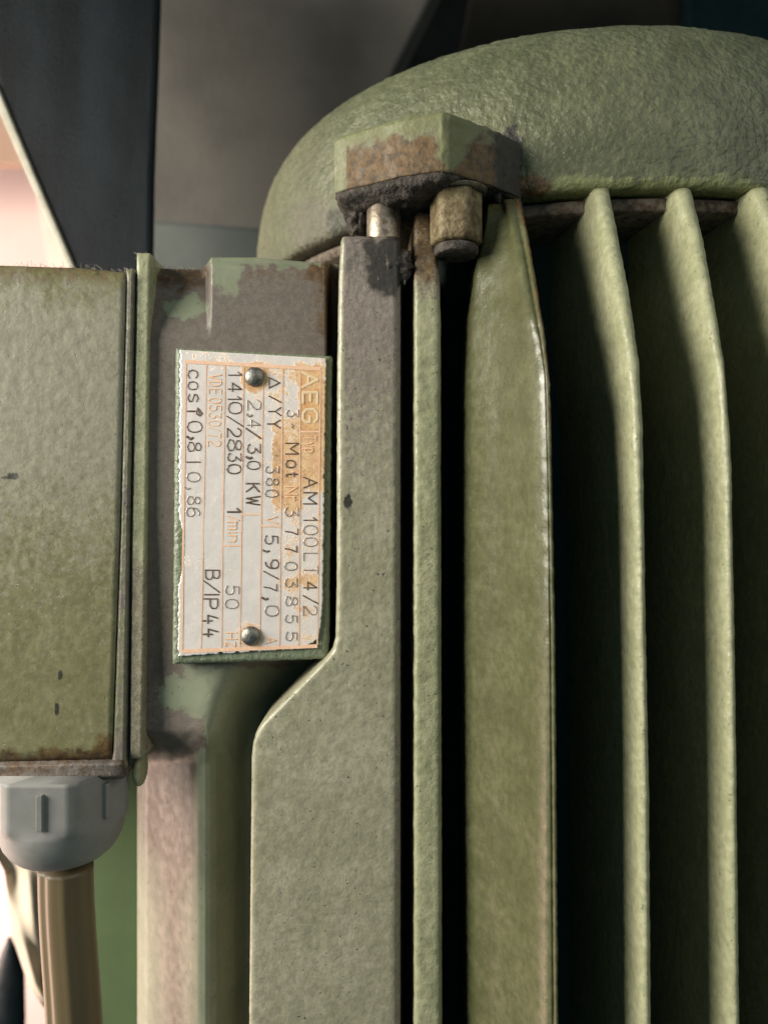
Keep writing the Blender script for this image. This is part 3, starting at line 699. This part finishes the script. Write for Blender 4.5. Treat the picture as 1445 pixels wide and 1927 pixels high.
strip('box_cover', lambda v: -330, seam, 498, 1432, .2535, M_lid, 'lidpanel', nu=110, dv=7, topf=lambda u: ip([(-330, 492), (0, 499), (150, 504), (238, 513)], u), botf=lambda u: ip([(-330, 1438), (0, 1433), (230, 1428)], u), rr=8, e=.0016, disp=.00008, dscale=300)
strip('cover_rim', lambda v: seam(v) + .5, rimr, 506, 1446, .2540, M_body, 'rim', rl=4, rr=5, nu=6, e=.0012, disp=.0001)
strip('box_flange', fl_l, fl_r, 476, 1428, .2552, M_fin, 'flange', rl=3, rr=3, nu=6, e=.0009, disp=.00008)
strip('flange_gasket', lambda v: rimr(v) - 2, lambda v: fl_l(v) + 3, 508, 1440, .2568, M_black, None, nu=3)
strip('cover_lip', lambda v: -330, lambda v: 232, 1433, 1472, .2525, M_body, 'lip', nu=60, dv=3, topf=lambda u: ip([(-330, 1441), (0, 1436), (232, 1431)], u), botf=lambda u: ip([(-330, 1482), (0, 1474), (232, 1466)], u), e=.0016, disp=.00015, dscale=400)
# neck below flange: screw seen edge-on
lathe('screw_head', [(.0005, -.0012), (.0040, -.0011), (.0052, -.0006), (.0056, .0), (.0056, .0010), (.0050, .0014), (.0005, .0014)], 0, 0, M_fin, tb, n=28)
s_ = bpy.data.objects['screw_head']; s_.rotation_euler = (0, math.radians(-90), 0); s_.location = P(266, 1447, .268) - root_of(tb)

lint_v, lint_f = [], []
rl = random.Random(4)
for k in range(200):
    u = rl.choice((rl.uniform(40, 245), rl.uniform(0, 280), rl.uniform(225, 262), rl.uniform(285, 400)))
    v = ip([(0, 499), (150, 504), (236, 512), (256, 512), (257, 478), (283, 478), (284, 504), (385, 508), (400, 486)], u) - rl.uniform(-1, 2)
    p = P(u, v, rl.uniform(.2555, .262)); d_ = Vector((rl.gauss(0, 1), rl.gauss(0, .5), rl.uniform(.0, .9))).normalized() * rl.uniform(.0002, .0007)
    w_ = Vector((.00005, 0, .00004)); cur = Vector((rl.gauss(0, 1), 0, rl.gauss(0, 1))) * .0003
    i0 = len(lint_v)
    for t in range(5):
        c_ = p + d_ * t / 2 + cur * (t / 2) ** 2 * .5
        lint_v += [c_ + w_, c_ - w_, c_ + Vector((0, -.00006, 0))]
        if t:
            a_ = i0 + 3 * (t - 1); lint_f += [(a_, a_ + 1, a_ + 4, a_ + 3), (a_ + 1, a_ + 2, a_ + 5, a_ + 4), (a_ + 2, a_, a_ + 3, a_ + 5)]
M_lint = simple('grey_lint', (0.22, 0.19, 0.15), (0.34, 0.30, 0.25), 400, .9)
finish('lint', lint_v, lint_f, M_lint, tb)['kind'] = 'stuff'

# cable gland
gx, gd = (113 - 722.5) / F * .262, .264
gl = bpy.data.objects.new('cable_gland', None); C.objects.link(gl); put(gl, motor); gl.location = Vector((gx, gd, (963.5 - 1475) / F * .25)) - motor.location; gl.empty_display_size = .01
def gz(v, d=.252): return (963.5 - v) / F * d
R0 = .0203
rows = []
def hexr(a, k, rot=math.radians(60)):    # hexagon-to-circle radius, k=1 hexagon with rounded corners
    aa = (a - rot) % (math.pi / 3) - math.pi / 6
    h = R0 * .955 / math.cos(aa); return min(h, R0 * 1.055) * k + (1 - k) * R0
lv = [(1462, 1.0, 1), (1470, 1.0, 1), (1540, 1.0, 1), (1556, 1.0, .95), (1563, .995, .35), (1570, .985, .05), (1590, .955, 0), (1607, .90, 0), (1622, .82, 0), (1634, .71, 0), (1642, .58, 0), (1646, .45, 0), (1646, .30, 0)]
for v, s, k in lv:
    rows.append([Vector((gx + hexr(2 * math.pi * j / 144, k) * s * math.cos(2 * math.pi * j / 144), gd + hexr(2 * math.pi * j / 144, k) * s * math.sin(2 * math.pi * j / 144), gz(v))) for j in range(144)])
g1 = loft('gland_nut', rows, M_gland, gl, closed=True)
for j in range(6):   # raised grip ribs on the nut corners
    a = math.radians(33) + j * math.pi / 3
    cxr, cyr = gx + R0 * .985 * math.cos(a), gd + R0 * .985 * math.sin(a)
    t = Vector((-math.sin(a), math.cos(a), 0)); nn = Vector((math.cos(a), math.sin(a), 0))
    vs_ = []
    for z in (gz(1546), gz(1480)):
        for s1, s2 in ((-1.6, -1), (1.6, -1), (1.1, .75), (-1.1, .75)):
            vs_.append(Vector((cxr, cyr, z)) + t * s1 * .0008 + nn * s2 * .0009)
    finish('grip_rib', vs_, [(0, 1, 2, 3), (7, 6, 5, 4), (0, 4, 5, 1), (1, 5, 6, 2), (2, 6, 7, 3), (3, 7, 4, 0)], M_gland, gl, smooth=False, bevel=.0002)

# cable
rows = []
for i in range(60):
    t = i / 59; v = 1630 + (2150 - 1630) * t
    cu = 124 + 18 * ss(1640, 2000, v) ; d = .262
    c = P(cu, v, d); R = (50 + 2 * t) / F * d
    ring = []
    for j in range(60):
        a = 2 * math.pi * j / 60
        crease = .10 * math.exp(-((math.degrees(a) - 238 + 2) / 9) ** 2) - .05 * math.exp(-((math.degrees(a) - 285) / 7) ** 2)
        ring.append(Vector((c.x + R * (1 - crease) * math.cos(a), c.y + R * (1 - crease) * math.sin(a) * .9, c.z)))
    rows.append(ring)
tag(loft('power_cable', rows, M_cable, closed=True), 'tan sheathed power cable hanging out of the grey gland under the terminal box', 'cable')

# green mounting bracket of the machine behind the gland
prism('machine_bracket', [(P(168, 0, .33).x, gz(1400, .33)), (P(300, 0, .33).x, gz(1400, .33)), (P(300, 0, .33).x, gz(2200, .33)), (P(150, 0, .33).x, gz(2200, .33))], .318, .352, M_foot, None, .002)
tag(bpy.data.objects['machine_bracket'], 'green machine bracket behind the cable and beside the motor housing', 'bracket')

# ---------------------------------------------------------------- background
def poly_px(pts, d): return [((u - 722.5) / F * d, (963.5 - v) / F * d) for u, v in pts]
gd_ = .40
guard = empty('machine_guard', P(210, 560, gd_), 'dark blue black sloping machine guard behind the terminal box', 'machine guard')
prism('guard_plate', poly_px([(-260, -330), (300, -330), (300, 0), (296, 120), (288, 330), (285, 556), (161, 556), (138, 500), (60, 318), (-6, 160)], gd_), gd_, gd_ + .006, M_guard, guard, .003)
prism('guard_edge', poly_px([(-20, 142), (-6, 160), (60, 318), (138, 500), (161, 556), (150, 556), (127, 503), (47, 322), (-22, 164)], gd_ - .002), gd_ - .002, gd_ + .008, M_edge, guard, .0008)
sheet = empty('grey_sheet', P(540, 700, .50), 'grey brown sheet metal panel in the shade between guard and end shield', 'panel')
prism('sheet_panel', poly_px([(230, -300), (960, -300), (808, 0), (745, 125), (640, 330), (640, 700), (230, 700)], .50), .50, .53, M_panel, sheet, .003)
prism('sheet_ledge', poly_px([(230, 412), (300, 414), (640, 436), (700, 440), (700, 700), (230, 700)], .485), .485, .50, M_ledge, sheet, .003)
tag(prism('brown_sheet', poly_px([(940, -300), (1290, -300), (1290, 300), (825, 300)], .64), .64, .66, M_brownwall, None, .003), 'dark brown sheet just showing above the green end shield', 'panel')
tag(prism('teal_cabinet', poly_px([(1296, -300), (1900, -300), (1900, 300), (1296, 300)], .62), .62, .68, M_teal, None, .003), 'very dark teal cabinet at the top right behind the end shield', 'cabinet')
o = prism('back_wall', poly_px([(150, -1500), (3400, -1500), (3400, 3400), (150, 3400)], 1.45), 1.45, 1.5, M_darkwall, None, .003); o['kind'] = 'structure'
o = prism('side_wall', poly_px([(-3000, -1500), (148, -1500), (148, 3400), (-3000, 3400)], 1.40), 1.40, 1.45, M_cream, None, .003); o['kind'] = 'structure'
tag(prism('salmon_board', poly_px([(62, 320), (170, 300), (220, 620), (112, 620)], 1.1), 1.1, 1.13, M_wall, None, .002), 'salmon coloured board leaning beyond the sloping guard', 'board')
tag(prism('brown_shelf', poly_px([(-300, 120), (140, 120), (140, 308), (-300, 308)], 1.2), 1.2, 1.22, simple('tan_board', (0.42, 0.26, 0.18), (0.5, 0.32, 0.23), 10, .7), None, .002), 'tan board beyond the guard at the left edge', 'shelf')
# draped cream cloth and black hose at lower left
rows = []
for i in range(50):
    t = i / 49; v = 1590 + (1900 - 1590) * t
    l = ip([(1590, -20), (1640, 8), (1700, 16), (1760, 22), (1850, 52), (1900, 84)], v); r_ = 108
    row = []
    for j in range(40):
        s = j / 39; u = l + (r_ - l) * s
        dd = .42 + .005 * math.sin(s * 7 + t * 4) + .002 * math.sin(s * 15 - t * 7)
        row.append(P(u, v, dd))
    row = [row[0] + Vector((.004, .02, 0))] + row + [row[-1] + Vector((0, .02, 0))]
    rows.append(row)
tag(loft('cream_cloth', rows, M_cloth), 'cream cloth hanging in folds left of the tan cable', 'cloth')
def tube(name, pts, rads, mat, n=24):
    rows = []
    for (p, r) in zip(pts, rads):
        rows.append([Vector((p.x + r * math.cos(2 * math.pi * j / n), p.y + r * math.sin(2 * math.pi * j / n), p.z)) for j in range(n)])
    return loft(name, rows, mat, closed=True)
tag(tube('black_hose', [P(18, 1764, .52), P(17, 1785, .52), P(14, 1840, .52), P(6, 1930, .52), P(-8, 2150, .52)], [.0008, .004, .0105, .0135, .016], M_black), 'black tapered hose end left of the cream cloth at the bottom', 'hose')
